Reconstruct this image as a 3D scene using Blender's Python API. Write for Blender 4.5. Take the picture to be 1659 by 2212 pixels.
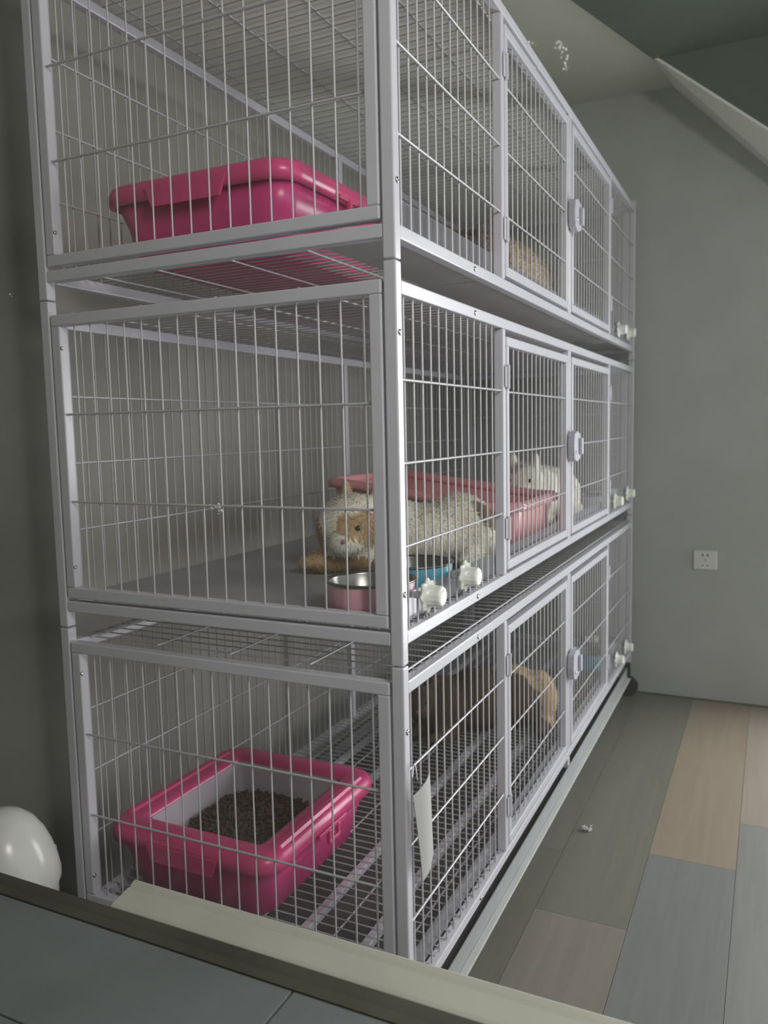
import bpy, bmesh, math, random
from mathutils import Vector, Matrix, noise
random.seed(7)
S = bpy.context.scene
COL = S.collection
for o in list(bpy.data.objects):
    bpy.data.objects.remove(o)

# ------------------------------------------------------------------ camera
F_PX = 1741.81
cam_d = bpy.data.cameras.new('camera')
cam_d.sensor_fit = 'VERTICAL'
cam_d.sensor_height = 24.0
cam_d.sensor_width = 18.0
cam_d.lens = F_PX / 2212.0 * 24.0
cam_d.clip_start = 0.02
cam = bpy.data.objects.new('camera', cam_d)
COL.objects.link(cam)
yaw, pitch, roll = 0.44963, -0.10318, -0.0215
fw = Vector((math.cos(yaw)*math.cos(pitch), math.sin(yaw)*math.cos(pitch), math.sin(pitch)))
r0 = Vector((math.sin(yaw), -math.cos(yaw), 0))
u0 = r0.cross(fw)
rt = math.cos(roll)*r0 + math.sin(roll)*u0
up = -math.sin(roll)*r0 + math.cos(roll)*u0
CAM = Vector((-1.0732, -0.4913, 1.0937))
mw = Matrix((rt, up, -fw)).transposed().to_4x4()
mw.translation = CAM
cam.matrix_world = mw
cam_d.dof.use_dof = True
cam_d.dof.focus_distance = 1.35
cam_d.dof.aperture_fstop = 3.4
S.camera = cam

# ------------------------------------------------------------------ world, lights, exposure
S.view_settings.view_transform = 'Standard'
S.view_settings.look = 'None'
S.view_settings.gamma = 1.0
S.view_settings.use_curve_mapping = False
S.view_settings.exposure = 0.22
W = bpy.data.worlds.new('world')
S.world = W
W.use_nodes = True
W.node_tree.nodes['Background'].inputs[0].default_value = (0.95, 0.97, 0.97, 1)
W.node_tree.nodes['Background'].inputs[1].default_value = 0.95

def area(name, loc, target, sx, sy, power, col):
    l = bpy.data.lights.new(name, 'AREA')
    l.shape = 'RECTANGLE'; l.size = sx; l.size_y = sy; l.energy = power; l.color = col
    o = bpy.data.objects.new(name, l); COL.objects.link(o)
    o.location = loc
    d = Vector(target) - Vector(loc)
    o.rotation_euler = d.to_track_quat('-Z', 'Y').to_euler()
    return o
# daylight through the window in the far wall, to the right of the picture
area('daylight', (2.38, -1.36, 0.98), (0.0, -1.0, 0.9), 0.80, 1.80, 54.0, (0.95, 0.98, 1.0))
# added unseen lamp behind the viewer, brightens the cages' side panels
area('corridor_fill', (-0.85, -1.25, 1.95), (0.0, 0.0, 0.9), 0.45, 0.45, 15.0, (1.0, 0.98, 0.94))

# ------------------------------------------------------------------ materials
def new_mat(name):
    m = bpy.data.materials.new(name); m.use_nodes = True
    return m, m.node_tree.nodes, m.node_tree.links

def mat(name, col, rough=0.5, metal=0.0, var=0.06, scale=18.0, bump=0.0, bscale=60.0, spec=0.5, detail=3.0):
    m, n, l = new_mat(name)
    b = n['Principled BSDF']
    b.inputs['Roughness'].default_value = rough
    b.inputs['Metallic'].default_value = metal
    b.inputs['Specular IOR Level'].default_value = spec
    tc = n.new('ShaderNodeTexCoord')
    nz = n.new('ShaderNodeTexNoise'); nz.inputs['Scale'].default_value = scale; nz.inputs['Detail'].default_value = detail
    l.new(tc.outputs['Object'], nz.inputs['Vector'])
    rp = n.new('ShaderNodeMapRange')
    rp.inputs['From Min'].default_value = 0.3; rp.inputs['From Max'].default_value = 0.7
    rp.inputs['To Min'].default_value = 1 - var; rp.inputs['To Max'].default_value = 1 + var
    l.new(nz.outputs['Fac'], rp.inputs['Value'])
    mx = n.new('ShaderNodeVectorMath'); mx.operation = 'SCALE'
    mx.inputs[0].default_value = col[:3]
    l.new(rp.outputs['Result'], mx.inputs['Scale'])
    l.new(mx.outputs['Vector'], b.inputs['Base Color'])
    if bump:
        n2 = n.new('ShaderNodeTexNoise'); n2.inputs['Scale'].default_value = bscale; n2.inputs['Detail'].default_value = 4
        l.new(tc.outputs['Object'], n2.inputs['Vector'])
        bp = n.new('ShaderNodeBump'); bp.inputs['Strength'].default_value = bump; bp.inputs['Distance'].default_value = 0.004
        l.new(n2.outputs['Fac'], bp.inputs['Height'])
        l.new(bp.outputs['Normal'], b.inputs['Normal'])
    return m

PAINT = mat('powder_coat', (0.62, 0.61, 0.665), 0.27, 0.0, 0.03, 9.0, 0.05, 90)
WIRE = mat('coated_wire', (0.53, 0.525, 0.55), 0.28, 0.0, 0.04, 30.0)
STEEL = mat('steel', (0.20, 0.20, 0.185), 0.28, 1.0, 0.05, 20.0)
BOLT = mat('bolt_steel', (0.66, 0.66, 0.66), 0.2, 1.0, 0.03, 40.0)
LATCH = mat('latch_plastic', (0.47, 0.47, 0.53), 0.45, 0.0, 0.03)
PINK = mat('hot_pink_plastic', (0.68, 0.055, 0.235), 0.30, 0.0, 0.05, 6.0)
PINKRIM = mat('hot_pink_rim_plastic', (0.70, 0.065, 0.225), 0.28, 0.0, 0.05, 6.0)
LINER = mat('lilac_liner_plastic', (0.56, 0.49, 0.54), 0.4, 0.0, 0.04)
SALMON = mat('salmon_plastic', (0.72, 0.32, 0.33), 0.32, 0.0, 0.05, 7.0)
BOWLPINK = mat('bowl_pink_plastic', (0.74, 0.38, 0.47), 0.35, 0.0, 0.04)
BOWLBLUE = mat('bowl_teal_plastic', (0.05, 0.33, 0.44), 0.35, 0.0, 0.05)
BOWLGREY = mat('bowl_grey_plastic', (0.42, 0.42, 0.45), 0.4, 0.0, 0.05)
KNOB = mat('ivory_knob_plastic', (0.83, 0.84, 0.76), 0.28, 0.0, 0.03)
PELLET = mat('wood_pellets', (0.10, 0.055, 0.038), 0.85, 0.0, 0.45, 220.0)
MAT_ = mat('grey_floor_mat', (0.36, 0.355, 0.36), 0.62, 0.0, 0.08, 7.0, 0.1, 30)
TRAYM = mat('tray_sheet', (0.33, 0.335, 0.345), 0.45, 0.0, 0.05)
BOARD = mat('pale_board', (0.80, 0.80, 0.74), 0.6, 0.0, 0.05, 4.0)
CARD = mat('white_card', (0.52, 0.515, 0.51), 0.55, 0.0, 0.03)
CREAM = mat('cream_plastic', (0.64, 0.64, 0.545), 0.42, 0.0, 0.06, 5.0, 0.12, 14)
DARKAL = mat('dark_window_channel', (0.075, 0.075, 0.055), 0.5, 0.0, 0.2, 6.0)
WHITEP = mat('white_plastic', (0.78, 0.78, 0.74), 0.22, 0.0, 0.03)
SOCKM = mat('socket_plastic', (0.62, 0.625, 0.60), 0.4, 0.0, 0.02)
BLACK = mat('black_rubber', (0.02, 0.02, 0.02), 0.6, 0.0, 0.1)
FLUFF = mat('white_fluff', (0.75, 0.74, 0.70), 0.8, 0.0, 0.1)
CEIL = mat('ceiling_paint', (0.50, 0.50, 0.42), 0.8, 0.0, 0.06, 2.0)
SOFF = mat('green_soffit', (0.062, 0.084, 0.060), 0.65, 0.0, 0.2, 2.5)
TRIMM = mat('pale_trim', (0.80, 0.82, 0.72), 0.5, 0.0, 0.06, 4.0)

def wall_mat(name, c1, c2, scale, rough=0.75):
    m, n, l = new_mat(name)
    b = n['Principled BSDF']; b.inputs['Roughness'].default_value = rough
    tc = n.new('ShaderNodeTexCoord')
    a = n.new('ShaderNodeTexNoise'); a.inputs['Scale'].default_value = scale; a.inputs['Detail'].default_value = 5; a.inputs['Roughness'].default_value = 0.55
    l.new(tc.outputs['Object'], a.inputs['Vector'])
    cr = n.new('ShaderNodeValToRGB')
    cr.color_ramp.elements[0].position = 0.34; cr.color_ramp.elements[0].color = (*c1, 1)
    cr.color_ramp.elements[1].position = 0.68; cr.color_ramp.elements[1].color = (*c2, 1)
    l.new(a.outputs['Fac'], cr.inputs['Fac'])
    l.new(cr.outputs['Color'], b.inputs['Base Color'])
    f = n.new('ShaderNodeTexNoise'); f.inputs['Scale'].default_value = 55; f.inputs['Detail'].default_value = 5
    l.new(tc.outputs['Object'], f.inputs['Vector'])
    bp = n.new('ShaderNodeBump'); bp.inputs['Strength'].default_value = 0.12; bp.inputs['Distance'].default_value = 0.003
    l.new(f.outputs['Fac'], bp.inputs['Height']); l.new(bp.outputs['Normal'], b.inputs['Normal'])
    return m
WALLM = wall_mat('cement_paint', (0.37, 0.38, 0.36), (0.455, 0.465, 0.45), 1.7)
WALLB = wall_mat('back_wall_paint', (0.36, 0.345, 0.315), (0.43, 0.41, 0.38), 1.5)
LOWW = wall_mat('low_wall_paint', (0.14, 0.14, 0.12), (0.18, 0.18, 0.155), 2.0)

# plank floor: each plank its own tone, grain along its length
def plank_mat(name, col, k):
    m, n, l = new_mat(name)
    b = n['Principled BSDF']; b.inputs['Roughness'].default_value = 0.42
    tc = n.new('ShaderNodeTexCoord')
    mp = n.new('ShaderNodeMapping'); mp.inputs['Scale'].default_value = (1.6, 26, 1); mp.inputs['Location'].default_value = (k*3.1, k*1.7, 0)
    l.new(tc.outputs['Object'], mp.inputs['Vector'])
    a = n.new('ShaderNodeTexNoise'); a.inputs['Scale'].default_value = 1.7; a.inputs['Detail'].default_value = 6; a.inputs['Distortion'].default_value = 1.1
    l.new(mp.outputs['Vector'], a.inputs['Vector'])
    cr = n.new('ShaderNodeValToRGB')
    cr.color_ramp.elements[0].position = 0.3; cr.color_ramp.elements[0].color = (*[c*0.93 for c in col], 1)
    cr.color_ramp.elements[1].position = 0.7; cr.color_ramp.elements[1].color = (*[c*1.07 for c in col], 1)
    l.new(a.outputs['Fac'], cr.inputs['Fac']); l.new(cr.outputs['Color'], b.inputs['Base Color'])
    return m

def clear_mat(name, tint, dust, dcol, ior=1.45, rough=0.03, gloss=1.0):
    """thin clear sheet: see-through, a little dust, and a mirror-like sheen that grows at grazing angles"""
    m, n, l = new_mat(name)
    n.remove(n['Principled BSDF'])
    out = n['Material Output']
    tr = n.new('ShaderNodeBsdfTransparent'); tr.inputs['Color'].default_value = (*tint, 1)
    df = n.new('ShaderNodeBsdfDiffuse'); df.inputs['Color'].default_value = (*dcol, 1)
    gl = n.new('ShaderNodeBsdfGlossy'); gl.inputs['Roughness'].default_value = rough
    m1 = n.new('ShaderNodeMixShader'); m2 = n.new('ShaderNodeMixShader')
    tc = n.new('ShaderNodeTexCoord')
    nz = n.new('ShaderNodeTexNoise'); nz.inputs['Scale'].default_value = 2.2; nz.inputs['Detail'].default_value = 4
    l.new(tc.outputs['Object'], nz.inputs['Vector'])
    mr = n.new('ShaderNodeMapRange'); mr.inputs['From Min'].default_value = 0.3; mr.inputs['From Max'].default_value = 0.7
    mr.inputs['To Min'].default_value = dust*0.7; mr.inputs['To Max'].default_value = dust*1.3
    l.new(nz.outputs['Fac'], mr.inputs['Value'])
    l.new(mr.outputs['Result'], m1.inputs['Fac'])
    l.new(tr.outputs[0], m1.inputs[1]); l.new(df.outputs[0], m1.inputs[2])
    fr = n.new('ShaderNodeFresnel'); fr.inputs['IOR'].default_value = ior
    mu = n.new('ShaderNodeMath'); mu.operation = 'MULTIPLY'; mu.inputs[1].default_value = gloss
    l.new(fr.outputs[0], mu.inputs[0]); l.new(mu.outputs[0], m2.inputs['Fac'])
    l.new(m1.outputs[0], m2.inputs[1]); l.new(gl.outputs[0], m2.inputs[2])
    l.new(m2.outputs[0], out.inputs['Surface'])
    return m
GLASS = clear_mat('dusty_window_glass', (0.985, 0.985, 0.985), 0.026, (0.7, 0.74, 0.7), 1.45, 0.02, 0.10)
ACRYL = clear_mat('scuffed_acrylic', (0.93, 0.93, 0.95), 0.20, (0.62, 0.62, 0.68), 1.45, 0.12, 0.8)

# ------------------------------------------------------------------ mesh helpers
class MB:
    def __init__(s): s.v = []; s.f = []; s.sm = []
    def add(s, vs, fs, smooth=False):
        k = len(s.v)
        s.v += [tuple(v) for v in vs]
        for f in fs:
            s.f.append(tuple(i+k for i in f)); s.sm.append(smooth)
        return s
    def box(s, x0, x1, y0, y1, z0, z1):
        return s.add([(x0,y0,z0),(x1,y0,z0),(x1,y1,z0),(x0,y1,z0),(x0,y0,z1),(x1,y0,z1),(x1,y1,z1),(x0,y1,z1)],
                     [(0,3,2,1),(4,5,6,7),(0,1,5,4),(1,2,6,5),(2,3,7,6),(3,0,4,7)])
    def cyl(s, p, q, r, n=8, r2=None, caps=True):
        p = Vector(p); q = Vector(q); d = (q-p).normalized()
        a = d.orthogonal().normalized(); b = d.cross(a)
        r2 = r if r2 is None else r2
        vs = []
        for P_, rr in ((p, r), (q, r2)):
            for i in range(n):
                t = 2*math.pi*i/n
                vs.append(P_ + a*math.cos(t)*rr + b*math.sin(t)*rr)
        s.add(vs, [(i, (i+1) % n, n+(i+1) % n, n+i) for i in range(n)], True)
        if caps:
            s.add(vs[:n], [tuple(reversed(range(n)))]); s.add(vs[n:], [tuple(range(n))])
        return s
    def lathe(s, prof, c, axis=(0,0,1), n=40, mod=None):
        """prof: list of (radius, height)"""
        ax = Vector(axis).normalized(); a = ax.orthogonal().normalized(); b = ax.cross(a); c = Vector(c)
        vs = []
        for j, (r, h) in enumerate(prof):
            for i in range(n):
                t = 2*math.pi*i/n
                rr = r*(mod(j, t) if mod else 1)
                vs.append(c + ax*h + a*math.cos(t)*rr + b*math.sin(t)*rr)
        fs = []
        for j in range(len(prof)-1):
            for i in range(n):
                fs.append((j*n+i, j*n+(i+1) % n, (j+1)*n+(i+1) % n, (j+1)*n+i))
        return s.add(vs, fs, True)
    def rings(s, rings, closed_bottom=False, closed_top=False, smooth=True):
        n = len(rings[0]); vs = [p for r in rings for p in r]; fs = []
        for j in range(len(rings)-1):
            for i in range(n):
                fs.append((j*n+i, j*n+(i+1) % n, (j+1)*n+(i+1) % n, (j+1)*n+i))
        if closed_bottom: fs.append(tuple(reversed(range(n))))
        if closed_top: fs.append(tuple((len(rings)-1)*n+i for i in range(n)))
        return s.add(vs, fs, smooth)
    def build(s, name, m, parent=None, loc=(0,0,0), bevel=0.0, autosm=True, rot=None):
        me = bpy.data.meshes.new(name)
        me.from_pydata(s.v, [], s.f)
        me.polygons.foreach_set('use_smooth', s.sm)
        me.update()
        me.materials.append(m)
        o = bpy.data.objects.new(name, me); COL.objects.link(o)
        o.location = loc
        if rot: o.rotation_euler = rot
        if parent: o.parent = parent
        if bevel:
            b = o.modifiers.new('bevel', 'BEVEL'); b.width = bevel; b.segments = 2; b.limit_method = 'ANGLE'; b.angle_limit = 0.6
            b.harden_normals = False
        return o

def tag(o, label, cat=None, group=None, kind=None):
    o['label'] = label
    if cat: o['category'] = cat
    if group: o['group'] = group
    if kind: o['kind'] = kind
    return o
def struct(o, label=None):
    o['kind'] = 'structure'
    if label: o['label'] = label
    return o
def thing(name, loc, label, cat, group=None):
    o = bpy.data.objects.new(name, None); o.empty_display_size = 0.05
    COL.objects.link(o); o.location = loc
    return tag(o, label, cat, group)
def copy_tree(o, parent=None):
    c = o.copy(); COL.objects.link(c); c.parent = parent
    for ch in list(o.children):
        copy_tree(ch, c)
    return c

def rrect(cx, cy, hx, hy, r, z, n=6):
    """rounded rectangle ring"""
    pts = []
    for qx, qy, a0 in ((1,1,0),(-1,1,90),(-1,-1,180),(1,-1,270)):
        for i in range(n+1):
            a = math.radians(a0 + 90*i/n)
            pts.append((cx+qx*(hx-r)+math.cos(a)*r, cy+qy*(hy-r)+math.sin(a)*r, z))
    return pts

# ------------------------------------------------------------------ setting
L, D, WT = 2.2103, 0.7084, 0.0204
XF, YB, ZC = 2.25, 0.86, 2.34
# floor of wide planks
floor_mb = MB().box(-0.24, XF+0.1, -2.9, YB+0.1, -0.05, -0.004)
SUB = mat('plank_joint', (0.19, 0.185, 0.165), 0.7)
floor = struct(floor_mb.build('floor', SUB), 'floor of wide mixed-tone wood-look planks')
TAN = (0.305, 0.245, 0.182); TAN2 = (0.325, 0.272, 0.222); OLI = (0.188, 0.182, 0.146); OLI2 = (0.20, 0.195, 0.16); TAUP = (0.245, 0.22, 0.186); BLUE = (0.20, 0.204, 0.195); GRY = (0.235, 0.235, 0.218)
rows = [  # y0, y1, list of (x0, x1, tone)
    (0.60, 0.90, [(-0.24, 1.1, OLI), (1.1, 2.3, BLUE)]),
    (0.38, 0.59, [(-0.24, 0.8, BLUE), (0.8, 2.3, OLI)]),
    (0.175, 0.38, [(-0.24, 1.3, OLI2), (1.3, 2.3, TAUP)]),
    (-0.03, 0.175, [(-0.24, 0.9, OLI), (0.9, 2.3, OLI2)]),
    (-0.233, -0.03, [(-0.24, 0.63, TAUP), (0.63, 2.3, OLI)]),
    (-0.437, -0.233, [(-0.24, 0.975, BLUE), (0.975, 2.3, TAN)]),
    (-0.64, -0.437, [(-0.24, 1.235, GRY), (1.235, 2.3, TAN2)]),
    (-0.845, -0.64, [(-0.24, 0.7, TAN), (0.7, 2.3, BLUE)]),
    (-1.05, -0.845, [(-0.24, 1.5, OLI2), (1.5, 2.3, TAUP)]),
    (-1.45, -1.05, [(-0.24, 0.9, BLUE), (0.9, 2.3, OLI)]),
    (-1.85, -1.45, [(-0.24, 1.3, TAUP), (1.3, 2.3, GRY)]),
    (-2.9, -1.85, [(-0.24, 2.3, OLI2)]),
]
k = 0
for y0, y1, segs in rows:
    for x0, x1, tone in segs:
        k += 1
        o = MB().box(x0+0.0005, x1-0.0005, y0+0.0005, y1-0.0005, -0.004, 0.0).build('plank', plank_mat('plank_%02d' % k, tone, k), floor)
struct(MB().box(XF, XF+0.12, -0.94, YB+0.12, 0, ZC).box(XF, XF+0.12, -2.9, -1.78, 0, ZC)
       .box(XF, XF+0.12, -1.78, -0.94, 1.92, ZC).build('wall_far', WALLM), 'grey cement wall at the far end of the cages')
struct(MB().box(-0.34, XF, YB, YB+0.12, 0, ZC).build('wall_back', WALLB), 'grey wall behind the cages')
struct(MB().box(-0.34, XF+0.12, -2.9, YB+0.12, ZC, ZC+0.1).build('ceiling', CEIL), 'olive grey ceiling')
struct(MB().box(-0.34, 0.14, YB-0.015, YB, 0, ZC).build('wall_left', mat('shaded_wall_colour', (0.115, 0.115, 0.098), 0.8, 0, 0.12, 3.0)), 'wall left of the cages, shade put into its dark colour')  # added slab over the wall, the dimness at this end put into its colour
# dark joint line where wall meets floor
struct(MB().box(XF-0.006, XF, -2.9, YB, 0.0, 0.006).build('baseboard_far', mat('dark_joint', (0.09,0.09,0.08), 0.8)))
# lit glazed door in the far wall, right of the picture
wf = MB()
for (a, b, c, d_) in ((-1.78,-1.74,0,1.92), (-0.98,-0.94,0,1.92), (-1.74,-0.98,1.88,1.92), (-1.74,-0.98,0.0,0.06)):
    wf.box(XF+0.03, XF+0.08, a, b, c, d_)
struct(wf.build('door_1', TRIMM), 'frame of the lit glazed door in the far wall')
# corridor on the viewer's side of the window
struct(MB().box(-2.2, -0.34, YB, YB+0.12, 0, ZC).box(-2.32, -2.2, -2.9, YB+0.12, 0, ZC).build('wall_corridor', LOWW), 'dim corridor walls behind the viewer')
struct(MB().box(-2.32, -0.34, -2.9, YB+0.12, ZC, ZC+0.1).build('ceiling_corridor', CEIL), 'corridor ceiling')
struct(MB().box(-2.32, -0.95, -2.9, YB+0.12, -0.05, 0.0).build('floor_corridor', LOWW), 'corridor floor')
# low wall with tiled sill and the viewing window
struct(MB().box(-0.50, -0.243, -2.9, YB+0.12, 0.0, 0.384).build('wall_near', LOWW), 'low wall below the viewing window')
TILE = mat('blue_grey_tile', (0.17, 0.188, 0.188), 0.38, 0.0, 0.10, 6.0, 0.06, 40)
sill = MB()
GX = -0.463
for (x0, x1) in ((-0.283-0.18, -0.283), (-0.95, GX)):
    for (y0, y1) in ((-0.79, 0.028), (0.031, 0.86), (-1.6, -0.793), (-2.9, -1.603)):
        sill.box(x0+0.0012, x1-0.0012, y0, y1, 0.384, 0.4)
struct(sill.build('trim_1', TILE, bevel=0.0012), 'blue-grey tiled window sill')
struct(MB().box(-0.95, -0.283, -2.9, YB, 0.37, 0.394).build('trim_2', mat('grout', (0.10,0.10,0.095), 0.9)), 'dark grout bed under the sill tiles')
win = MB().box(-0.283, -0.243, -2.9, YB, 0.384, 0.4015).build('window_1', DARKAL)
struct(win, 'viewing window with dark bottom channel')
pane = MB().box(-0.266, -0.260, -2.6, YB-0.03, 0.4015, 2.25).build('glass_pane', GLASS, win)
pane['label'] = 'dusty clear glass pane'
# dried splashes on the inside of the glass
def splash(y, z, n, spread, rmax):
    m = MB()
    for i in range(n):
        py = y + random.gauss(0, spread); pz = z + random.gauss(0, spread*1.2); r = random.uniform(0.25, 1)*rmax
        m.lathe([(r, 0), (r*0.8, r*0.35), (r*0.35, r*0.5), (0.0001, r*0.52)], (-0.266, py, pz), (-1, 0, 0), 8)
    o = m.build('splash_mark', FLUFF, win)
splash(0.125, 0.999, 16, 0.0035, 0.0019)
splash(0.137, 1.002, 4, 0.002, 0.0013)
for t in range(5):
    splash(-0.297-0.002*t, 1.458-0.007*t, 5, 0.0024, 0.0013)
splash(-0.272, 1.458, 7, 0.003, 0.0014); splash(-0.278, 1.439, 5, 0.002, 0.0012)
splash(0.462, 1.29, 3, 0.002, 0.0016)

# sloping bulkhead along the far wall, under a stair, upper right; and a dark green layer over the ceiling in front of it
XS = 1.95
def zf(y): return 2.335 - (-0.090 - y)*0.835      # front lower edge
def zw(y): return 2.335 - (-0.128 - y)*1.03       # edge at the wall
m = MB()
y0, y1 = -0.090, -0.915
YW0 = -0.128
m.add([(XS, y0, zf(y0)), (XS, y1, zf(y1)), (XS, y1, ZC), (XS, y0, ZC), (XF, YW0, zw(YW0)), (XF, y1, zw(y1)), (XF, y1, ZC), (XF, YW0, ZC)],
      [(0,1,2,3), (5,4,7,6), (1,5,6,2), (4,0,3,7)])
struct(m.build('trim_3', SOFF), 'dark green face of the sloping bulkhead along the far wall')
m = MB()
m.add([(XS-0.004, y0, zf(y0)-0.002), (XS-0.004, y1, zf(y1)-0.002), (XF, y1, zw(y1)-0.002), (XF, YW0, zw(YW0)-0.002),
       (XS-0.004, y0, zf(y0)+0.008), (XS-0.004, y1, zf(y1)+0.008), (XF, y1, zw(y1)+0.008), (XF, YW0, zw(YW0)+0.008)],
      [(0,3,2,1), (4,5,6,7), (0,1,5,4), (1,2,6,5), (2,3,7,6), (3,0,4,7)])
struct(m.build('trim_4', TRIMM), 'pale underside of the sloping bulkhead')  # bounced light put into the underside's pale colour
m = MB()
tp = [(XS, -0.090), (1.447, 0.068), (0.20, 0.46), (-0.33, 0.60), (-0.33, -2.9), (XS, -2.9)]
n_ = len(tp)
m.add([(x, y, ZC-0.012) for x, y in tp] + [(x, y, ZC) for x, y in tp], [tuple(range(n_-1, -1, -1)), tuple(range(n_, 2*n_))] + [(i, (i+1) % n_, n_+(i+1) % n_, n_+i) for i in range(n_)])
struct(m.build('trim_5', SOFF), 'dark green layer over part of the ceiling')

# ------------------------------------------------------------------ cages
FW = 0.0017   # wire radius
CW = 0.0022   # cross wire radius
D1A, D1B = 0.512, 0.530
M1A, M1B = 1.091, 1.119
D2A, D2B = 1.680, 1.698
CROSS = (0.180, 0.306, 0.430)
SCROSS = (0.237, 0.396)
ZR0, ZR1 = 0.0311, 0.0515     # base rail
ZT0, ZT1 = 0.5532, 0.5735     # top rail
BZ = 0.0035

def vwires(m, xs, y, z0, z1, axis='x', r=FW):
    for x in xs:
        if axis == 'x': m.cyl((x, y, z0), (x, y, z1), r, 6)
        else: m.cyl((y, x, z0), (y, x, z1), r, 6)

def build_cage(label, z0, bottom=False):
    c = thing('cat_cage', (0, 0, z0), label, 'cage', 'stacked cat cages')
    P = lambda m, n, mt=PAINT, par=c, bv=0.0022: m.build(n, mt, par, bevel=bv)
    for x in (0, L-WT):
        for y in (0, D-WT):
            P(MB().box(x, x+WT, y, y+WT, 0.0012, 0.5988), 'post')
    # base frame
    P(MB().box(WT, L-WT, 0.001, WT, ZR0, ZR1), 'base_rail')
    P(MB().box(WT, L-WT, D-WT, D-0.001, ZR0, ZR1), 'base_rail')
    P(MB().box(0.001, WT, WT, D-WT, ZR0, ZR1), 'base_rail')
    P(MB().box(L-WT, L-0.001, WT, D-WT, ZR0, ZR1), 'base_rail')
    P(MB().box(WT, L-WT, 0.001, WT, ZT0, ZT1), 'top_rail')
    P(MB().box(WT, L-WT, D-WT, D-0.001, ZT0, ZT1), 'top_rail')
    for y in ((0.14, 0.265, 0.44, 0.57) if bottom else ()):
        P(MB().box(WT, L-WT, y-0.009, y+0.009, 0.033, 0.0475), 'floor_bearer')
    # floor and roof meshes
    m = MB(); x = 0.035
    while x < L-0.03:
        m.cyl((x, WT*0.5, 0.0532), (x, D-WT*0.5, 0.0532), 0.0016, 5); x += 0.0245
    for y in (0.07, 0.20, 0.35, 0.51, 0.64):
        m.cyl((WT*0.5, y, 0.0500), (L-WT*0.5, y, 0.0500), 0.002, 5)
    P(m, 'floor_grid', WIRE, bv=0)
    m = MB(); x = 0.045
    while x < L-0.03:
        m.cyl((x, WT*0.5, 0.5752), (x, D-WT*0.5, 0.5752), 0.0014, 5); x += 0.034
    for y in (0.02, 0.18, 0.34, 0.50, 0.66):
        m.cyl((0.028, y, 0.5785), (L-0.028, y, 0.5785), 0.0021, 5)
    P(m, 'roof_grid', WIRE, bv=0)
    # side panels with their own frames
    ya, yb = WT+0.004, D-WT-0.004
    for xa in (0.0, L-WT):
        m = MB()
        m.box(xa, xa+WT, ya, yb, ZT0, ZT1)
        m.box(xa, xa+WT, ya, yb, 0.0575, 0.0775)
        m.box(xa, xa+WT, ya, ya+0.0205, 0.0775, ZT0)
        m.box(xa, xa+WT, yb-0.0205, yb, 0.0775, ZT0)
        sp = P(m, 'side_panel')
        g = MB(); y = ya+0.034; step = 0.0386
        xc = xa+WT*0.5
        while y < yb-0.03:
            g.cyl((xc, y, 0.07), (xc, y, ZT0+0.005), FW, 6); y += step
        for z in SCROSS:
            g.cyl((xc-0.0035 if xa < 1 else xc+0.0035, ya+0.01, z), (xc-0.0035 if xa < 1 else xc+0.0035, yb-0.01, z), CW, 6)
        g.build('wire_grid', WIRE, sp)
        bs = MB()
    # back grid and its upright
    m = MB(); x = 0.05
    while x < L-0.04:
        m.cyl((x, D-0.012, ZR1-0.004), (x, D-0.012, ZT0+0.004), FW, 5); x += 0.031
    for z in CROSS:
        m.cyl((WT*0.5, D-0.016, z), (L-WT*0.5, D-0.016, z), CW, 5)
    P(m, 'back_grid', WIRE, bv=0)
    P(MB().box(1.095, 1.117, D-0.030, D-0.0135, ZR1, ZT0), 'back_upright')
    # front uprights
    for a, b in ((D1A, D1B), (D2A, D2B)):
        P(MB().box(a, b, 0.001, WT, ZR1, ZT0), 'divider')
    P(MB().box(M1A, M1A+0.0105, 0.001, WT, ZR1, ZT0).box(M1B-0.0105, M1B, 0.001, WT, ZR1, ZT0).box(M1A+0.0105, M1B-0.0105, 0.006, WT, ZR1, ZT0), 'mullion')
    # fixed wire panels
    for xa, xb, off in ((WT, D1A, 0.0235), (D2B, L-WT, 0.0235)):
        m = MB(); n = 13
        for i in range(n):
            m.cyl((xa+off+0.035*i, WT*0.45, ZR1-0.004), (xa+off+0.035*i, WT*0.45, ZT0+0.004), FW, 6)
        for z in CROSS:
            m.cyl((xa-0.006, WT*0.45-0.0036, z), (xb+0.002, WT*0.45-0.0036, z), CW, 6)
        P(m, 'front_panel', WIRE, bv=0)
    # doors
    for xa, xb, hs in ((0.534, 1.079, 0), (1.131, 1.676, 1)):
        z_a, z_b = 0.0590, 0.5395
        m = MB()
        m.box(xa, xb, -0.0005, WT-0.002, z_a, z_a+0.0195).box(xa, xb, -0.0005, WT-0.002, z_b-0.0195, z_b)
        m.box(xa, xa+0.0165, -0.0005, WT-0.002, z_a+0.0195, z_b-0.0195).box(xb-0.0165, xb, -0.0005, WT-0.002, z_a+0.0195, z_b-0.0195)
        dr = P(m, 'door')
        g = MB(); x = xa+0.036
        while x < xb-0.02:
            g.cyl((x, WT*0.4, z_a+0.012), (x, WT*0.4, z_b-0.012), FW, 6); x += 0.0363
        for z in CROSS:
            g.cyl((xa+0.008, WT*0.4-0.0036, z-0.002), (xb-0.008, WT*0.4-0.0036, z-0.002), CW, 6)
        g.build('wire_grid', WIRE, dr)
        hx = xa-0.002 if hs == 0 else xb+0.002
        for z in (0.148, 0.458):
            h = MB().cyl((hx, -0.004, z-0.024), (hx, -0.004, z+0.024), 0.0036, 8)
            h.box(hx-0.013, hx-0.002, -0.0025, -0.0002, z-0.021, z+0.021).box(hx+0.002, hx+0.013, -0.0030, -0.0008, z-0.021, z+0.021)
            h.build('hinge', PAINT, dr, bevel=0.0008)
    # double lock plate over the meeting stiles
    ltz = 0.300
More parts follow.
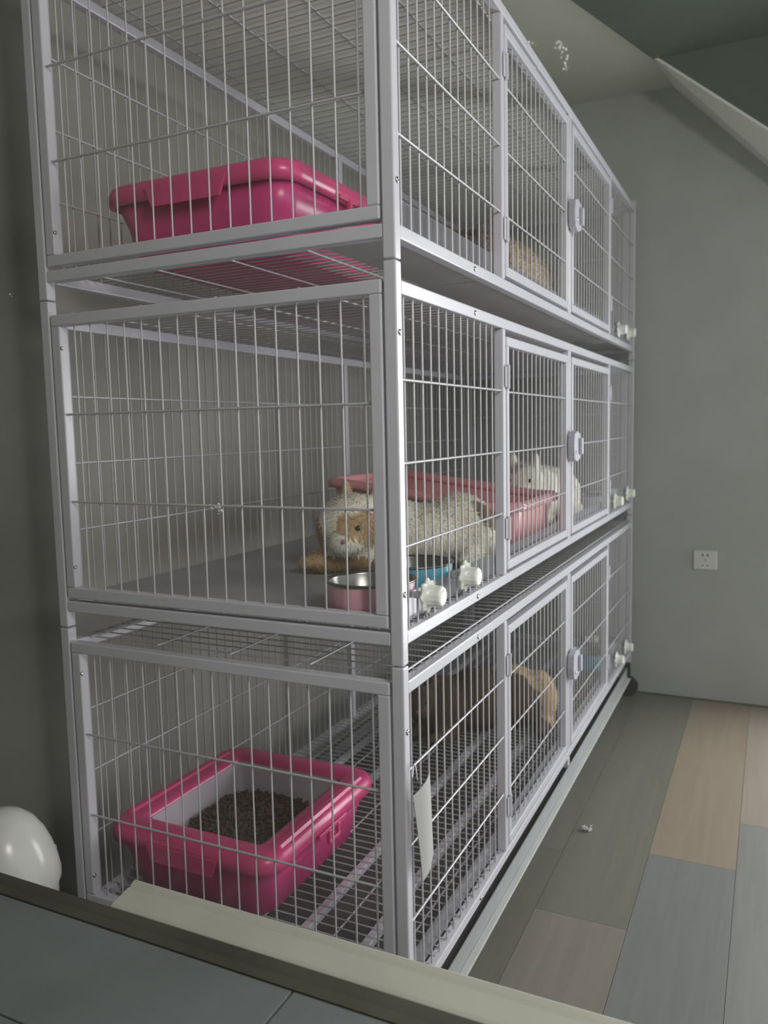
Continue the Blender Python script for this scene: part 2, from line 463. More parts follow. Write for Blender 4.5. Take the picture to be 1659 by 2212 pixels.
    m = MB(); ring0 = []; ring1 = []
    for i in range(28):
        a = 2*math.pi*i/28
        rr = 1+0.05*math.cos(a*8)
        px = 0.040*math.copysign(abs(math.cos(a))**0.6, math.cos(a))*rr; pz = 0.040*math.copysign(abs(math.sin(a))**0.6, math.sin(a))*rr
        ring0.append((1.105+px, -0.003, ltz+pz)); ring1.append((1.105+px*0.97, -0.021, ltz+pz*0.97))
    lk = m.rings([ring0, ring1], True, True, False).build('lock', LATCH, c, bevel=0.002)
    MB().box(1.118, 1.136, -0.030, -0.021, ltz-0.022, ltz+0.022).build('lock_slider', LATCH, lk, bevel=0.002)
    MB().lathe([(0.0001, 0.004), (0.003, 0.003), (0.004, 0.0)], (1.082, -0.021, ltz-0.015), (0, -1, 0), 10).build('lock_rivet', BOLT, lk)
    # clear guard along the foot of the front
    for xa, xb in ((WT+0.001, D1A-0.002), (D1B+0.002, M1A-0.002), (M1B+0.002, D2A-0.002), (D2B+0.002, L-WT-0.001)):
        o = MB().box(xa, xb, WT+0.0006, WT+0.0018, ZR1+0.004, ZR1+0.048).build('splash_guard', ACRYL, c)
        o['label'] = 'clear acrylic splash guard'
    # bolts
    def bolt(p, ax, r=0.0048):
        MB().lathe([(r, -0.001), (r, 0.001), (r*0.75, 0.0024), (r*0.25, 0.0028), (r*0.2, 0.0016), (0.0001, 0.0016)], p, ax, 14).build('bolt', BOLT, c)
    bolt((WT*0.5, 0.0, 0.497), (0, -1, 0)); bolt((WT*0.5, 0.0, 0.110), (0, -1, 0))
    for x in (0.345, L-0.345):
        bolt((x, 0.001, (ZR0+ZR1)/2), (0, -1, 0)); bolt((x, 0.001, (ZT0+ZT1)/2), (0, -1, 0))
    for z in (0.116, 0.514):
        bolt((0.004, yb-0.0205, z), (0, -1, 0), 0.004)
    bolt((0.010, ya+0.0205, 0.475), (0, 1, 0), 0.004)
    if bottom:
        P(MB().box(1.095, 1.115, 0.001, WT, 0.002, ZR0), 'base_strut')
        for y in (0.004, ):
            P(MB().box(WT, L-WT, D-WT, D-0.001, -0.045, -0.025), 'under_rail')
        for x in (0.012, L-0.014):
            for y in (0.012, D-0.012):
                w = MB().box(x-0.010, x+0.010, y-0.010, y+0.010, -0.05, 0.004).build('caster', BLACK, c)
                MB().cyl((x-0.013, y, -0.095), (x+0.013, y, -0.095), 0.040, 20).build('wheel', BLACK, w)
    return c

Z0, Z1, Z2 = 0.135, 0.735, 1.335
cage_low = build_cage('bottom cat cage of the stack with paper tag on front', Z0, True)
cage_mid = build_cage('middle cat cage of the stack holding the ginger and white cat', Z1)
cage_top = build_cage('top cat cage of the stack with upright pink tray inside', Z2)

# pull-out waste tray under the lowest cage
tray = thing('waste_tray', (0, 0, 0.10), 'long grey pull-out waste tray under the bottom cage', 'tray')
m = MB()
m.box(0.03, L-0.12, -0.002, D-0.03, 0.0, 0.002).box(0.03, L-0.12, -0.002, 0.0, 0.0, 0.045).box(0.03, L-0.12, D-0.032, D-0.03, 0.0, 0.04)
m.box(0.03, 0.032, 0.0, D-0.032, 0.002, 0.04).box(L-0.122, L-0.12, 0.0, D-0.032, 0.002, 0.04)
m.build('tray_pan', TRAYM, tray)
MB().box(0.034, L-0.124, 0.001, D-0.033, 0.0022, 0.005).build('pan_bottom', mat('dark_tray_bottom', (0.10, 0.092, 0.088), 0.7, 0.0, 0.25, 6.0), tray)['label'] = 'dark grey tray bottom'  # flat dark sheet laid in the pan
MB().box(0.03, L-0.12, -0.016, -0.002, 0.0, 0.006).build('front_lip', mat('tray_lip', (0.54, 0.55, 0.53), 0.4), tray, bevel=0.001)

# mats on the wire floors
ZM = lambda z: z + 0.0550
tag(MB().box(0.024, L-0.024, 0.032, D-0.026, ZM(Z1), ZM(Z1)+0.005).build('floor_mat', MAT_), 'smooth grey mat covering the whole middle cage floor', 'mat')
for xa, xb, yb_ in ((0.486, L-0.022, D-0.022), (0.022, 0.480, 0.155)):
    MB().box(xa, xb, 0.021, yb_, 0.0445, 0.0475).build('floor_panel', MAT_, cage_top)
# pale boards laid over the roof of the top cage
for xa, xb, ya_, yb_, lab in ((0.70, L-0.02, 0.05, D-0.01, 'long pale board laid over the far roof of the top cage'), (0.03, 0.692, 0.05, D-0.01, 'short pale board laid over the near roof of the top cage')):
    tag(MB().box(xa, xb, ya_, yb_, Z2+0.5808, Z2+0.5868).build('roof_board', BOARD, bevel=0.001), lab, 'board', 'boards on the cage roof')

# ------------------------------------------------------------------ pink litter boxes
def litter_box(loc, label, hx=0.219, hy=0.199, h=0.140, rim_w=0.062):
    t = thing('litter_box', loc, label, 'litter box', 'pink litter boxes')
    bx, by = hx-0.036, hy-0.040
    m = MB()
    prof = [(bx-0.012, by-0.012, 0.0), (bx, by, 0.006), (bx+0.012, by+0.015, h*0.5), (bx+0.024, by+0.030, h-0.028)]
    rings = [rrect(0, 0, a, b, 0.045, z) for a, b, z in prof]
    inn = [rrect(0, 0, a-0.003, b-0.003, 0.042, max(z, 0.004)) for a, b, z in reversed(prof)]
    m.rings(rings + inn, True, True)
    m.build('tub', PINK, t)
    # rim frame: outer skirt, flat shoulder, inner drop
    m = MB()
    rr = [(hx-0.008, hy-0.008, 0.05, h-0.036), (hx, hy, 0.05, h-0.034), (hx, hy, 0.05, h-0.016), (hx-0.004, hy-0.004, 0.048, h-0.006), (hx-0.014, hy-0.014, 0.042, h),
          (hx-rim_w+0.012, hy-rim_w+0.012, 0.014, h-0.001), (hx-rim_w, hy-rim_w, 0.010, h-0.007), (hx-rim_w-0.002, hy-rim_w-0.002, 0.010, h-0.028),
          (hx-rim_w+0.002, hy-rim_w+0.002, 0.010, h-0.028), (hx-0.016, hy-0.016, 0.042, h-0.006), (hx-0.008, hy-0.008, 0.05, h-0.03)]
    rings = [rrect(0, 0, a, b, r, z) for a, b, r, z in rr]
    m.rings(rings + [rings[0]])
    m.build('rim', PINKRIM, t)
    # lilac inner liner
    m = MB()
    m.rings([rrect(0, 0, hx-rim_w-0.003, hy-rim_w-0.003, 0.012, h-0.010), rrect(0, 0, hx-rim_w-0.010, hy-rim_w-0.010, 0.012, 0.040), rrect(0, 0, hx-rim_w-0.016, hy-rim_w-0.016, 0.012, 0.034)], False, True)
    o = m.build('liner', LINER, t); o['label'] = 'pale lilac inner liner'
    # raised grip lips and a snap clip on each long side
    for sy in (-1, 1):
        y = sy*(hy+0.001)
        m = MB()
        m.box(-0.055, 0.055, min(y, y+sy*0.005), max(y, y+sy*0.005), h-0.034, h-0.026)
        m.box(-0.022, 0.022, min(y, y+sy*0.008), max(y, y+sy*0.008), h-0.058, h-0.050)
        m.box(-0.022, -0.014, min(y, y+sy*0.008), max(y, y+sy*0.008), h-0.050, h-0.030).box(0.014, 0.022, min(y, y+sy*0.008), max(y, y+sy*0.008), h-0.050, h-0.030)
        m.build('clip', PINKRIM, t, bevel=0.001)
        m = MB()
        m.rings([rrect(0, sy*(hy-0.022), hx-0.05, 0.010, 0.008, h-0.001), rrect(0, sy*(hy-0.022), hx-0.055, 0.006, 0.005, h+0.004)], False, True, False)
        m.build('grip_ridge', PINKRIM, t)
    for sx in (-1, 1):
        x = sx*(hx+0.001)
        m = MB(); pts = []
        # lowered lip in the middle of the short sides
        a, b = min(x, x+sx*0.004), max(x, x+sx*0.004)
        m.add([(x, -0.085, h-0.018), (x, 0.085, h-0.018), (x, 0.072, h-0.052), (x, -0.072, h-0.052), (x+sx*0.004, -0.085, h-0.018), (x+sx*0.004, 0.085, h-0.018), (x+sx*0.004, 0.072, h-0.052), (x+sx*0.004, -0.072, h-0.052)],
              [(0,1,2,3), (4,7,6,5), (0,4,5,1), (1,5,6,2), (2,6,7,3), (3,7,4,0)])
        m.build('end_lip', PINKRIM, t, bevel=0.001)
    return t
box_low = litter_box((0.272, 0.490, Z0+0.0556), 'hot pink litter box filled with brown pellets in the bottom cage')
box_top = litter_box((0.266, 0.405, Z2+0.0556), 'hot pink litter box in the top cage seen from below')

# pellets
m = MB()
for i in range(1100):
    a = random.uniform(-1, 1); b = random.uniform(-1, 1)
    x = a*0.132; y = b*0.117
    z = 0.066 + 0.026*max(0, 1-(a-0.15)**2-0.6*(b-0.1)**2) + random.uniform(-0.004, 0.004)
    d_ = Vector((random.uniform(-1,1), random.uniform(-1,1), random.uniform(-0.35,0.35))).normalized()*random.uniform(0.006, 0.012)
    m.cyl(Vector((x,y,z))-d_, Vector((x,y,z))+d_, 0.0032, 5)
gr = []
for j in range(17):
    for i in range(17):
        a = -1+i/8; b = -1+j/8
        gr.append((a*0.136, b*0.121, 0.062 + 0.026*max(0, 1-(a-0.15)**2-0.6*(b-0.1)**2)))
m.add(gr, [(j*17+i, j*17+i+1, (j+1)*17+i+1, (j+1)*17+i) for j in range(16) for i in range(16)])
pel = m.build('litter_pellets', PELLET, loc=(0.272, 0.490, Z0+0.0556))
tag(pel, 'brown wood litter pellets heaped in the bottom pink box', 'litter', kind='stuff')

# salmon tub with a high back in the middle cage
t = thing('litter_pan', (0.938, 0.296, ZM(Z1)+0.0055), 'salmon pink high-backed litter pan behind the ginger and white cat', 'litter pan')
hx, hy = 0.212, 0.266
def pan_ring(a, b, r, z, hb):
    pts = rrect(0, 0, a, b, r, z)
    return [(x, y, z + hb*max(0.0, min(1.0, (y+0.05)/0.25))) for x, y, z in pts]
m = MB()
outer = [pan_ring(hx-0.038, hy-0.036, 0.05, 0.0, 0), pan_ring(hx-0.027, hy-0.025, 0.055, 0.012, 0), pan_ring(hx-0.018, hy-0.018, 0.06, 0.085, 0.03), pan_ring(hx-0.014, hy-0.014, 0.06, 0.112, 0.055)]
inner = [[(x*0.985, y*0.985, max(z, 0.004)) for x, y, z in r] for r in reversed(outer)]
m.rings(outer+inner, True, True)
m.build('pan', SALMON, t)
m = MB()
rr = [pan_ring(hx-0.018, hy-0.018, 0.06, 0.098, 0.055), pan_ring(hx, hy, 0.065, 0.096, 0.055), pan_ring(hx, hy, 0.065, 0.112, 0.055), pan_ring(hx-0.008, hy-0.008, 0.06, 0.119, 0.055), pan_ring(hx-0.022, hy-0.022, 0.055, 0.117, 0.055), pan_ring(hx-0.024, hy-0.024, 0.055, 0.10, 0.055)]
m.rings(rr+[rr[0]])
m.build('rim', SALMON, t)

# ------------------------------------------------------------------ crate bowls with outside knobs
def crate_bowl(x, z, cup_mat, label, R_=0.074, ky=0.0):
    t = thing('feeding_bowl', (x, 0.0, z), label, 'bowl', 'bowls clamped to the cage fronts')
    cy = 0.0985
    h0, h1 = -0.038, 0.019
    m = MB().lathe([(0.0001, h0), (R_*0.90, h0), (R_*0.95, h0+0.004), (R_*0.985, h1-0.004), (R_*0.97, h1)], (0, cy, 0), n=40)
    m.build('cup', cup_mat, t)
    m = MB().lathe([(R_*0.955, h1-0.002), (R_*1.02, h1+0.0005), (R_*1.02, h1+0.003), (R_*0.95, h1+0.0035), (R_*0.92, h1-0.002), (R_*0.84, h0+0.012), (R_*0.7, h0+0.006), (0.0001, h0+0.005)], (0, cy, 0), n=40)
    o = m.build('steel_insert', STEEL, t); o['label'] = 'shiny steel inner bowl'
    o = MB().box(-0.017, 0.017, 0.0226, 0.0242, -0.034, 0.006).box(-0.02, 0.02, 0.0245, cy-R_*0.93, -0.034, -0.030).build('bracket', ACRYL, t)
    o['label'] = 'clear plastic bracket'
    kb = MB()
    def wav(j, a): return 1 + (0.12*math.cos(8*a) if j < 4 else 0.03*math.cos(12*a))
    kb.lathe([(0.0001, 0.0005), (0.0262, 0.0005), (0.0262, 0.0035), (0.0245, 0.005), (0.0170, 0.0065), (0.0164, 0.023), (0.0166, 0.026), (0.0142, 0.0295), (0.0110, 0.0280), (0.0001, 0.0280)], (0, 0.0, 0), (0, -1, 0), 48, wav)
    kn = kb.build('knob', KNOB, t); kn['label'] = 'ivory scalloped clamp knob'
    MB().cyl((0, 0.02, 0), (0, 0.001, 0), 0.006, 10).build('clamp_stud', KNOB, t)
    return t
crate_bowl(0.093, 0.828, BOWLPINK, 'pink feeding bowl with steel insert at the near corner, middle cage')
crate_bowl(0.266, 0.829, BOWLBLUE, 'teal blue feeding bowl beside the pink one, middle cage')
crate_bowl(1.790, 0.826, BOWLGREY, 'grey feeding bowl next to the far door, middle cage')
crate_bowl(2.050, 0.832, BOWLGREY, 'grey feeding bowl at the far corner of the middle cage')
crate_bowl(1.835, 1.416, BOWLGREY, 'grey feeding bowl next to the far door, top cage')
crate_bowl(2.030, 1.424, BOWLGREY, 'grey feeding bowl at the far corner of the top cage')
crate_bowl(1.842, 0.247, BOWLBLUE, 'teal feeding bowl next to the far door, bottom cage')
crate_bowl(2.045, 0.241, BOWLGREY, 'grey feeding bowl at the far corner of the bottom cage')

# ------------------------------------------------------------------ cats
def coat_mat(name, rough=0.9):
    m, n, l = new_mat(name)
    b = n['Principled BSDF']; b.inputs['Roughness'].default_value = rough
    b.inputs['Specular IOR Level'].default_value = 0.15
    a = n.new('ShaderNodeAttribute'); a.attribute_name = 'coat'
    l.new(a.outputs['Color'], b.inputs['Base Color'])
    return m
COAT = coat_mat('fur_coat')
EYE = mat('cat_eye', (0.03, 0.025, 0.02), 0.15)
NOSE = mat('cat_nose', (0.45, 0.20, 0.18), 0.5)

def cat(name, label, blobs, coat, n_hair, hair_len, group=None, curly=0.0, lift=0.22, loc=(0,0,0), voxel=0.008):
    """blobs: (centre, radii, (rx,ry,rz) degrees); merged by a voxel remesh into one body, then given fur"""
    bm = bmesh.new()
    for c, r, e in blobs:
        from mathutils import Euler
        M = Matrix.Translation(Vector(c)-Vector(loc)) @ Euler([math.radians(q) for q in e]).to_matrix().to_4x4() @ Matrix.Diagonal((*r, 1))
        bmesh.ops.create_icosphere(bm, subdivisions=3, radius=1.0, matrix=M)
    me = bpy.data.meshes.new('cat_raw'); bm.to_mesh(me); bm.free()
    tmp = bpy.data.objects.new('cat_raw', me); COL.objects.link(tmp)
    rm = tmp.modifiers.new('r', 'REMESH'); rm.mode = 'VOXEL'; rm.voxel_size = voxel
    sm = tmp.modifiers.new('s', 'SMOOTH'); sm.factor = 0.6; sm.iterations = 6
    dg = bpy.context.evaluated_depsgraph_get()
    ev = tmp.evaluated_get(dg)
    body = bpy.data.meshes.new_from_object(ev)
    bpy.data.objects.remove(tmp); bpy.data.meshes.remove(me)
    body.name = name
    for p in body.polygons: p.use_smooth = True
    L0 = Vector(loc)
    ca = body.color_attributes.new('coat', 'FLOAT_COLOR', 'POINT')
    for i, v in enumerate(body.vertices):
        w = v.co + L0
        q = noise.noise(w*38)*0.5 + noise.noise(w*110)*0.5
        cc = coat(w + Vector((noise.noise(w*22), noise.noise(w*22+Vector((9,0,0))), noise.noise(w*22+Vector((0,7,0)))))*0.014)
        ca.data[i].color = (*[max(0, x*(1+0.10*q)) for x in cc], 1)
    body.materials.clear(); body.materials.append(COAT)
    ob = bpy.data.objects.new(name, body); COL.objects.link(ob); ob.location = loc
    tag(ob, label, 'cat', group)
    # fur strands
    polys = list(body.polygons); wts = [p.area for p in polys]
    pick = random.choices(polys, wts, k=n_hair)
    vs, fs, cols, nms = [], [], [], []
    for p in pick:
        ids = list(p.vertices)
        w = [random.random() for _ in ids]; sw = sum(w)
        P0 = sum((body.vertices[i].co*a for i, a in zip(ids, w)), Vector())/sw
        nrm = p.normal
        comb = Vector((0.25, 0.1, -0.75)) + Vector((random.gauss(0,.25+curly), random.gauss(0,.25+curly), random.gauss(0,.25+curly)))
        comb = comb - nrm*comb.dot(nrm)
        d_ = (nrm*lift + comb*0.65).normalized()
        ln = hair_len*random.uniform(0.55, 1.15)
        sd = d_.cross(nrm)
        if sd.length < 1e-4: sd = nrm.orthogonal()
        sd = sd.normalized()*random.uniform(0.0006, 0.0012)
        mid = P0 + d_*ln*0.5
        tip = P0 + (d_*0.8 + comb*0.25 + Vector((random.gauss(0,curly), random.gauss(0,curly), random.gauss(0,curly)))).normalized()*ln
        k0 = len(vs)
        vs += [P0-sd, P0+sd, mid+sd*0.8, mid-sd*0.8, tip]
        fs += [(k0, k0+1, k0+2, k0+3), (k0+3, k0+2, k0+4)]
        nms += [nrm]*5
        c0_ = ca.data[ids[0]].color
        g = random.uniform(0.92, 1.08)
        cols += [(c0_[0]*g, c0_[1]*g, c0_[2]*g, 1)]*5
    fm = bpy.data.meshes.new('fur'); fm.from_pydata([tuple(v) for v in vs], [], fs); fm.update()
    fa = fm.color_attributes.new('coat', 'FLOAT_COLOR', 'POINT')
    for i, c_ in enumerate(cols): fa.data[i].color = c_
    fm.polygons.foreach_set('use_smooth', [True]*len(fm.polygons))
    fm.normals_split_custom_set_from_vertices([tuple(q) for q in nms])
    fm.materials.append(COAT)
    fo = bpy.data.objects.new('fur', fm); COL.objects.link(fo); fo.parent = ob; fo['kind'] = 'stuff'
    return ob
def dot(ob, name, m, p, r, rad3=None):
    L0 = ob.location
    b = MB().lathe([(0.0001, -r), (r*0.6, -r*0.8), (r, 0), (r*0.6, r*0.8), (0.0001, r)], Vector(p)-L0, n=12)
    return b.build(name, m, ob)

def inside(w, c, r):
    return ((w.x-c[0])/r[0])**2 + ((w.y-c[1])/r[1])**2 + ((w.z-c[2])/r[2])**2 < 1
WHT = (0.86, 0.83, 0.69); GIN = (0.52, 0.36, 0.21); BRN = (0.25, 0.18, 0.12); DGIN = (0.36, 0.23, 0.125)
ZF = ZM(Z1)+0.005
# ginger and white cat, curled at the near end of the middle cage
def coat1(w):
    if inside(w, (0.385, 0.265, 0.895), (0.055, 0.045, 0.040)): return GIN
    if inside(w, (0.36, 0.385, 0.86), (0.06, 0.05, 0.06)): return GIN
    if inside(w, (0.48, 0.31, 0.985), (0.06, 0.09, 0.035)): return GIN
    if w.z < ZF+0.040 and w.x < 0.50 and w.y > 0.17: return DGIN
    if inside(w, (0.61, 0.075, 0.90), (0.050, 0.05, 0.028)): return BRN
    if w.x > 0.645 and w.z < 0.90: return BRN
    return WHT
cat1 = cat('cat', 'ginger and white long-haired cat resting beside the pink bowl', [
    ((0.425, 0.305, ZF+0.092), (0.078, 0.080, 0.070), (0, 0, 30)),      # head
    ((0.355, 0.285, ZF+0.070), (0.030, 0.036, 0.028), (0, 0, 30)),      # muzzle
    ((0.470, 0.345, ZF+0.160), (0.022, 0.013, 0.034), (0, 15, 30)),     # ear
    ((0.478, 0.270, ZF+0.158), (0.022, 0.013, 0.032), (0, 15, -20)),    # ear
    ((0.520, 0.265, ZF+0.072), (0.100, 0.100, 0.074), (0, 0, -40)),     # chest
    ((0.560, 0.190, ZF+0.064), (0.100, 0.105, 0.066), (0, 0, -40)),     # belly
    ((0.605, 0.135, ZF+0.074), (0.080, 0.080, 0.078), (0, 0, -40)),     # haunch
    ((0.590, 0.088, ZF+0.055), (0.075, 0.045, 0.055), (0, 0, 0)),       # thigh
    ((0.390, 0.330, ZF+0.024), (0.085, 0.032, 0.024), (0, 0, -50)),     # fore leg
    ((0.420, 0.250, ZF+0.024), (0.070, 0.032, 0.024), (0, 0, -60)),     # fore leg
    ((0.525, 0.075, ZF+0.022), (0.055, 0.026, 0.022), (0, 0, 0)),       # hind paw
    ((0.668, 0.115, ZF+0.055), (0.030, 0.030, 0.050), (0, 15, 0)),      # tail root
    ((0.676, 0.085, ZF+0.028), (0.030, 0.042, 0.028), (0, 0, 0)),       # tail
    ((0.655, 0.058, ZF+0.022), (0.045, 0.022, 0.022), (0, 0, 0)),
], coat1, 16000, 0.011, 'cats in the cages', loc=(0.52, 0.2, ZF))
dot(cat1, 'eye', EYE, (0.358, 0.258, ZF+0.100), 0.0055)
dot(cat1, 'nose', NOSE, (0.326, 0.275, ZF+0.076), 0.005)
# white cat beyond the salmon pan
def coat2(w):
    if inside(w, (1.20, 0.20, 0.99), (0.06, 0.07, 0.04)): return (0.55, 0.44, 0.40)
    return (0.82, 0.81, 0.68)
cat2 = cat('cat', 'white cat sitting behind the salmon pan with its rounded back towards the door', [
    ((1.285, 0.180, ZF+0.130), (0.062, 0.060, 0.058), (0, 0, 0)),
    ((1.235, 0.175, ZF+0.115), (0.026, 0.030, 0.024), (0, 0, 0)),
    ((1.290, 0.215, ZF+0.192), (0.018, 0.012, 0.030), (0, 8, 0)),
    ((1.290, 0.145, ZF+0.192), (0.018, 0.012, 0.030), (0, 8, 0)),
    ((1.370, 0.180, ZF+0.090), (0.090, 0.085, 0.090), (0, 0, 0)),
    ((1.450, 0.170, ZF+0.085), (0.105, 0.100, 0.086), (0, 0, 0)),
    ((1.520, 0.150, ZF+0.080), (0.085, 0.090, 0.082), (0, 0, 0)),
    ((1.300, 0.120, ZF+0.022), (0.060, 0.024, 0.022), (0, 0, 0)),
    ((1.300, 0.230, ZF+0.022), (0.060, 0.024, 0.022), (0, 0, 0)),
    ((1.500, 0.075, ZF+0.024), (0.070, 0.026, 0.024), (0, 0, 0)),
    ((1.590, 0.220, ZF+0.022), (0.040, 0.060, 0.022), (0, 0, 0)),
], coat2, 12000, 0.010, 'cats in the cages', loc=(1.42, 0.17, ZF))
dot(cat2, 'eye', EYE, (1.233, 0.205, ZF+0.138), 0.006); dot(cat2, 'eye', EYE, (1.233, 0.147, ZF+0.138), 0.006)
dot(cat2, 'nose', NOSE, (1.207, 0.175, ZF+0.120), 0.006)
# curly tan cat in the top cage
ZF2 = ZM(Z2)+0.005
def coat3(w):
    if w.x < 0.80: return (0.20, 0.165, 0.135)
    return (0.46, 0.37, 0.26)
cat3 = cat('cat', 'curly tan cat lying behind the near door of the top cage', [
    ((0.640, 0.130, ZF2+0.058), (0.060, 0.060, 0.056), (0, 0, 0)),
    ((0.590, 0.120, ZF2+0.045), (0.030, 0.030, 0.024), (0, 0, 0)),
    ((0.660, 0.165, ZF2+0.118), (0.018, 0.012, 0.028), (0, 10, 0)),
    ((0.660, 0.095, ZF2+0.118), (0.018, 0.012, 0.028), (0, 10, 0)),
    ((0.740, 0.150, ZF2+0.070), (0.095, 0.090, 0.075), (0, 0, 0)),
    ((0.850, 0.160, ZF2+0.080), (0.110, 0.105, 0.085), (0, 0, 0)),
    ((0.960, 0.150, ZF2+0.084), (0.110, 0.105, 0.088), (0, 0, 0)),
    ((1.055, 0.125, ZF2+0.076), (0.090, 0.085, 0.080), (0, 0, 0)),
    ((1.040, 0.065, ZF2+0.040), (0.080, 0.030, 0.040), (0, 0, 0)),
    ((0.630, 0.075, ZF2+0.022), (0.070, 0.024, 0.022), (0, 0, 0)),
    ((0.640, 0.190, ZF2+0.022), (0.070, 0.024, 0.022), (0, 0, 0)),
    ((1.130, 0.170, ZF2+0.030), (0.050, 0.060, 0.030), (0, 0, 30)),
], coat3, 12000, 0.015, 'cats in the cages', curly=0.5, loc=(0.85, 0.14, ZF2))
dot(cat3, 'eye', EYE, (0.592, 0.150, ZF2+0.070), 0.006); dot(cat3, 'eye', EYE, (0.592, 0.100, ZF2+0.070), 0.006)
dot(cat3, 'nose', NOSE, (0.561, 0.120, ZF2+0.050), 0.006)
# ginger cat in the bottom cage
ZF0 = Z0+0.0552
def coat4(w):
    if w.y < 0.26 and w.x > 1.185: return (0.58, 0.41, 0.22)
    return (0.12, 0.08, 0.052)  # rear of the body darkened, cage shade put into the coat colour
cat4 = cat('cat', 'ginger cat lying behind the near door of the bottom cage', [
    ((1.020, 0.420, ZF0+0.115), (0.060, 0.060, 0.056), (0, 0, 0)),
    ((0.975, 0.400, ZF0+0.100), (0.028, 0.030, 0.024), (0, 0, 0)),
    ((1.030, 0.455, ZF0+0.175), (0.018, 0.012, 0.028), (0, 10, 0)),
    ((1.040, 0.385, ZF0+0.175), (0.018, 0.012, 0.028), (0, 10, 0)),
    ((1.090, 0.370, ZF0+0.085), (0.095, 0.090, 0.085), (0, 0, -40)),
    ((1.160, 0.290, ZF0+0.090), (0.105, 0.100, 0.090), (0, 0, -40)),
    ((1.220, 0.200, ZF0+0.092), (0.100, 0.100, 0.092), (0, 0, -40)),
    ((1.245, 0.130, ZF0+0.085), (0.075, 0.060, 0.086), (0, 0, 0)),
    ((1.010, 0.340, ZF0+0.022), (0.070, 0.024, 0.022), (0, 0, -30)),
    ((1.000, 0.430, ZF0+0.022), (0.070, 0.024, 0.022), (0, 0, -30)),
    ((1.190, 0.095, ZF0+0.024), (0.070, 0.026, 0.024), (0, 0, 0)),
    ((1.320, 0.180, ZF0+0.026), (0.040, 0.070, 0.026), (0, 0, 20)),
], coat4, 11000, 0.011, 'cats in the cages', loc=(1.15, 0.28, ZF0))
dot(cat4, 'eye', EYE, (0.972, 0.428, ZF0+0.122), 0.006); dot(cat4, 'eye', EYE, (0.982, 0.378, ZF0+0.122), 0.006)
dot(cat4, 'nose', NOSE, (0.949, 0.392, ZF0+0.104), 0.006)

# ------------------------------------------------------------------ small things
# white card hanging from the bottom cage by a wire clip
tg = thing('paper_tag', (0.018, -0.005, 0.574), 'white paper tag hanging by a wire clip at the near corner of the bottom cage', 'tag')
def card_pt(u, v):  # u across 0..1, v down 0..1
    x = -0.024 + 0.050*u + 0.010*v
    z = -0.022 - 0.132*v - 0.012*(1-u)*(1-v) - 0.02*(1-u)*v + 0.012*u*(1-v)
    y = -0.010 - 0.012*math.sin(u*2.4+v*1.3)*0.8 - 0.012*v*u
    return (x, y, z)
m = MB(); n = 8
vs = [card_pt(i/n, j/n) for j in range(n+1) for i in range(n+1)]
vs2 = [(x, y+0.0008, z) for x, y, z in vs]
m.add(vs, [(j*(n+1)+i, j*(n+1)+i+1, (j+1)*(n+1)+i+1, (j+1)*(n+1)+i) for j in range(n) for i in range(n)], True)
m.add(vs2, [(j*(n+1)+i, (j+1)*(n+1)+i, (j+1)*(n+1)+i+1, j*(n+1)+i+1) for j in range(n) for i in range(n)], True)
m.build('card', CARD, tg)
m = MB()
pts = [(-0.016, -0.004, -0.030), (-0.012, -0.004, -0.010), (-0.004, -0.002, 0.003), (0.004, 0.0, 0.004), (0.006, -0.002, -0.004), (0.002, -0.006, -0.020), (0.010, -0.010, -0.034)]
for a, b in zip(pts, pts[1:]): m.cyl(a, b, 0.0012, 6)
o = m.build('clip', BOLT, tg); o['label'] = 'silver wire clip'

# cream plastic strip lying along the foot of the window
st = MB()
prof = [(-0.2405, 0.3935), (-0.2405, 0.4010), (-0.236, 0.4035), (-0.204, 0.4100), (-0.200, 0.4085), (-0.197, 0.4120), (-0.190, 0.4150), (-0.1865, 0.4130), (-0.1865, 0.3935)]
ys = [-2.3 + (0.373+2.3)*i/60 for i in range(61)]
vs = []; 
for y in ys:
    for (x, z) in prof:
        vs.append((x, y + (0.0 if y < 0.37 else 0.0), z))
n = len(prof)
fs = [(j*n+i, j*n+(i+1) % n, (j+1)*n+(i+1) % n, (j+1)*n+i) for j in range(60) for i in range(n)] + [tuple(range(n-1, -1, -1)), tuple(60*n+i for i in range(n))]
strip = st.add(vs, fs).build('plastic_strip', CREAM, bevel=0.001)
tag(strip, 'cream plastic strip with cut end along the window foot', 'strip')

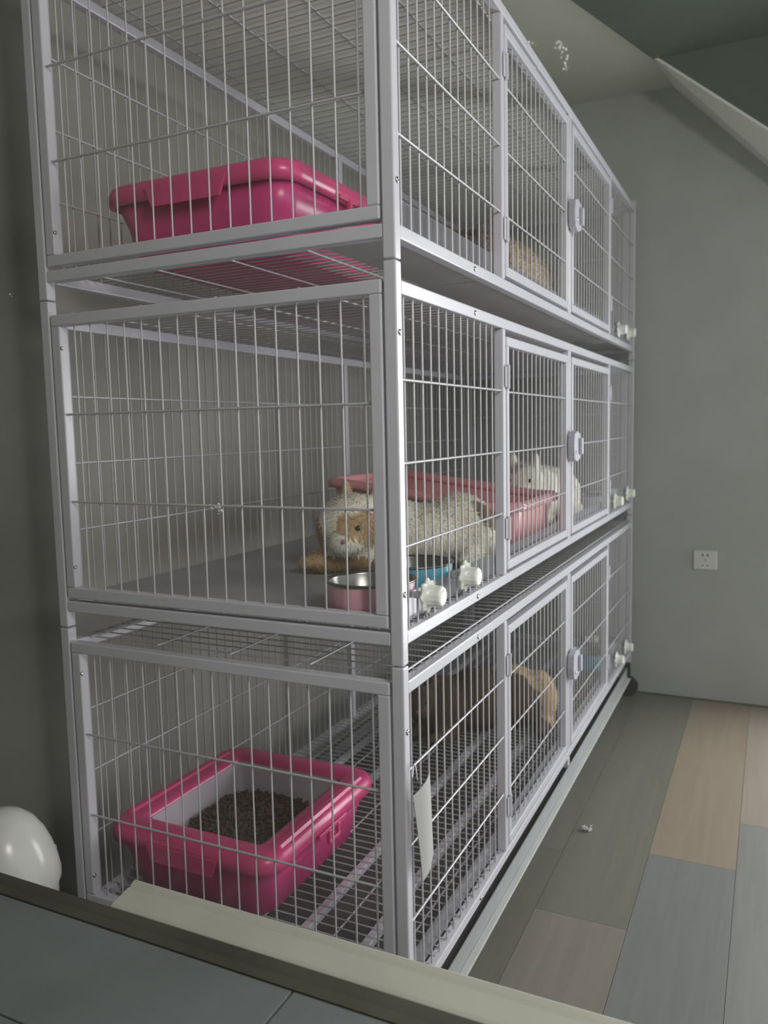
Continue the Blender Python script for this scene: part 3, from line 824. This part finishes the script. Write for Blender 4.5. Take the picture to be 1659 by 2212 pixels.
# wall socket on the far wall
sk = thing('wall_socket', (XF, -0.267, 0.560), 'white five-hole wall socket on the far grey wall', 'socket')
m = MB()
def yz(h, x, r): return [(x, p[0], p[1]) for p in [(q[0], q[1]) for q in rrect(0, 0, h, h*0.88, r, 0)]]
m.rings([yz(0.043, 0, 0.004), yz(0.043, -0.006, 0.004), yz(0.040, -0.0095, 0.004)], True, True, False)
m.build('plate', SOCKM, sk)
h = MB()
def slot(y, z, ang, ln=0.0075, wd=0.0022):
    c_, s_ = math.cos(ang), math.sin(ang)
    pts = [(-ln/2,-wd/2), (ln/2,-wd/2), (ln/2,wd/2), (-ln/2,wd/2)]
    a = [(-0.0094, y+p*c_-q*s_, z+p*s_+q*c_) for p, q in pts]
    b = [(-0.0100, y+p*c_-q*s_, z+p*s_+q*c_) for p, q in pts]
    h.add(a+b, [(0,1,2,3), (4,7,6,5), (0,4,5,1), (1,5,6,2), (2,6,7,3), (3,7,4,0)])
slot(0.009, 0.020, 1.57, 0.010, 0.005); slot(-0.009, 0.020, 1.57, 0.010, 0.005)
slot(0.0, 0.000, 1.57); slot(0.009, -0.020, 2.2, 0.009, 0.0025); slot(-0.009, -0.020, 0.95, 0.009, 0.0025)
h.build('pin_holes', BLACK, sk)

# white dome-lidded bin on the floor in the left corner
bn = thing('waste_bin', (-0.125, 0.748, 0.0), 'white dome-lidded bin in the corner left of the cages', 'bin')
MB().lathe([(0.0001, 0.0), (0.076, 0.0), (0.080, 0.006), (0.091, 0.285), (0.089, 0.292)], (0, 0, 0), n=48).build('bin_body', WHITEP, bn)
MB().lathe([(0.0955, 0.284), (0.0960, 0.296), (0.092, 0.318), (0.084, 0.346), (0.073, 0.372), (0.056, 0.398), (0.036, 0.415), (0.016, 0.423), (0.0001, 0.424)], (0, 0, 0), n=48).build('dome_lid', WHITEP, bn)
MB().box(0.086, 0.106, -0.018, 0.018, 0.284, 0.312).build('lid_tab', WHITEP, bn, bevel=0.005)

# bit of fluff on the floor
m = MB()
for i in range(26):
    a = random.uniform(0, 6.28); p = Vector((random.gauss(0,.006), random.gauss(0,.006), 0.003+abs(random.gauss(0,.002))))
    q = p + Vector((math.cos(a)*0.008, math.sin(a)*0.008, random.uniform(0, 0.005)))
    m.cyl(p, q, 0.0014, 5)
tag(m.build('fluff', FLUFF, loc=(1.03, -0.065, 0.0)), 'small white tuft of fluff on the floor beside the cages', 'fluff')
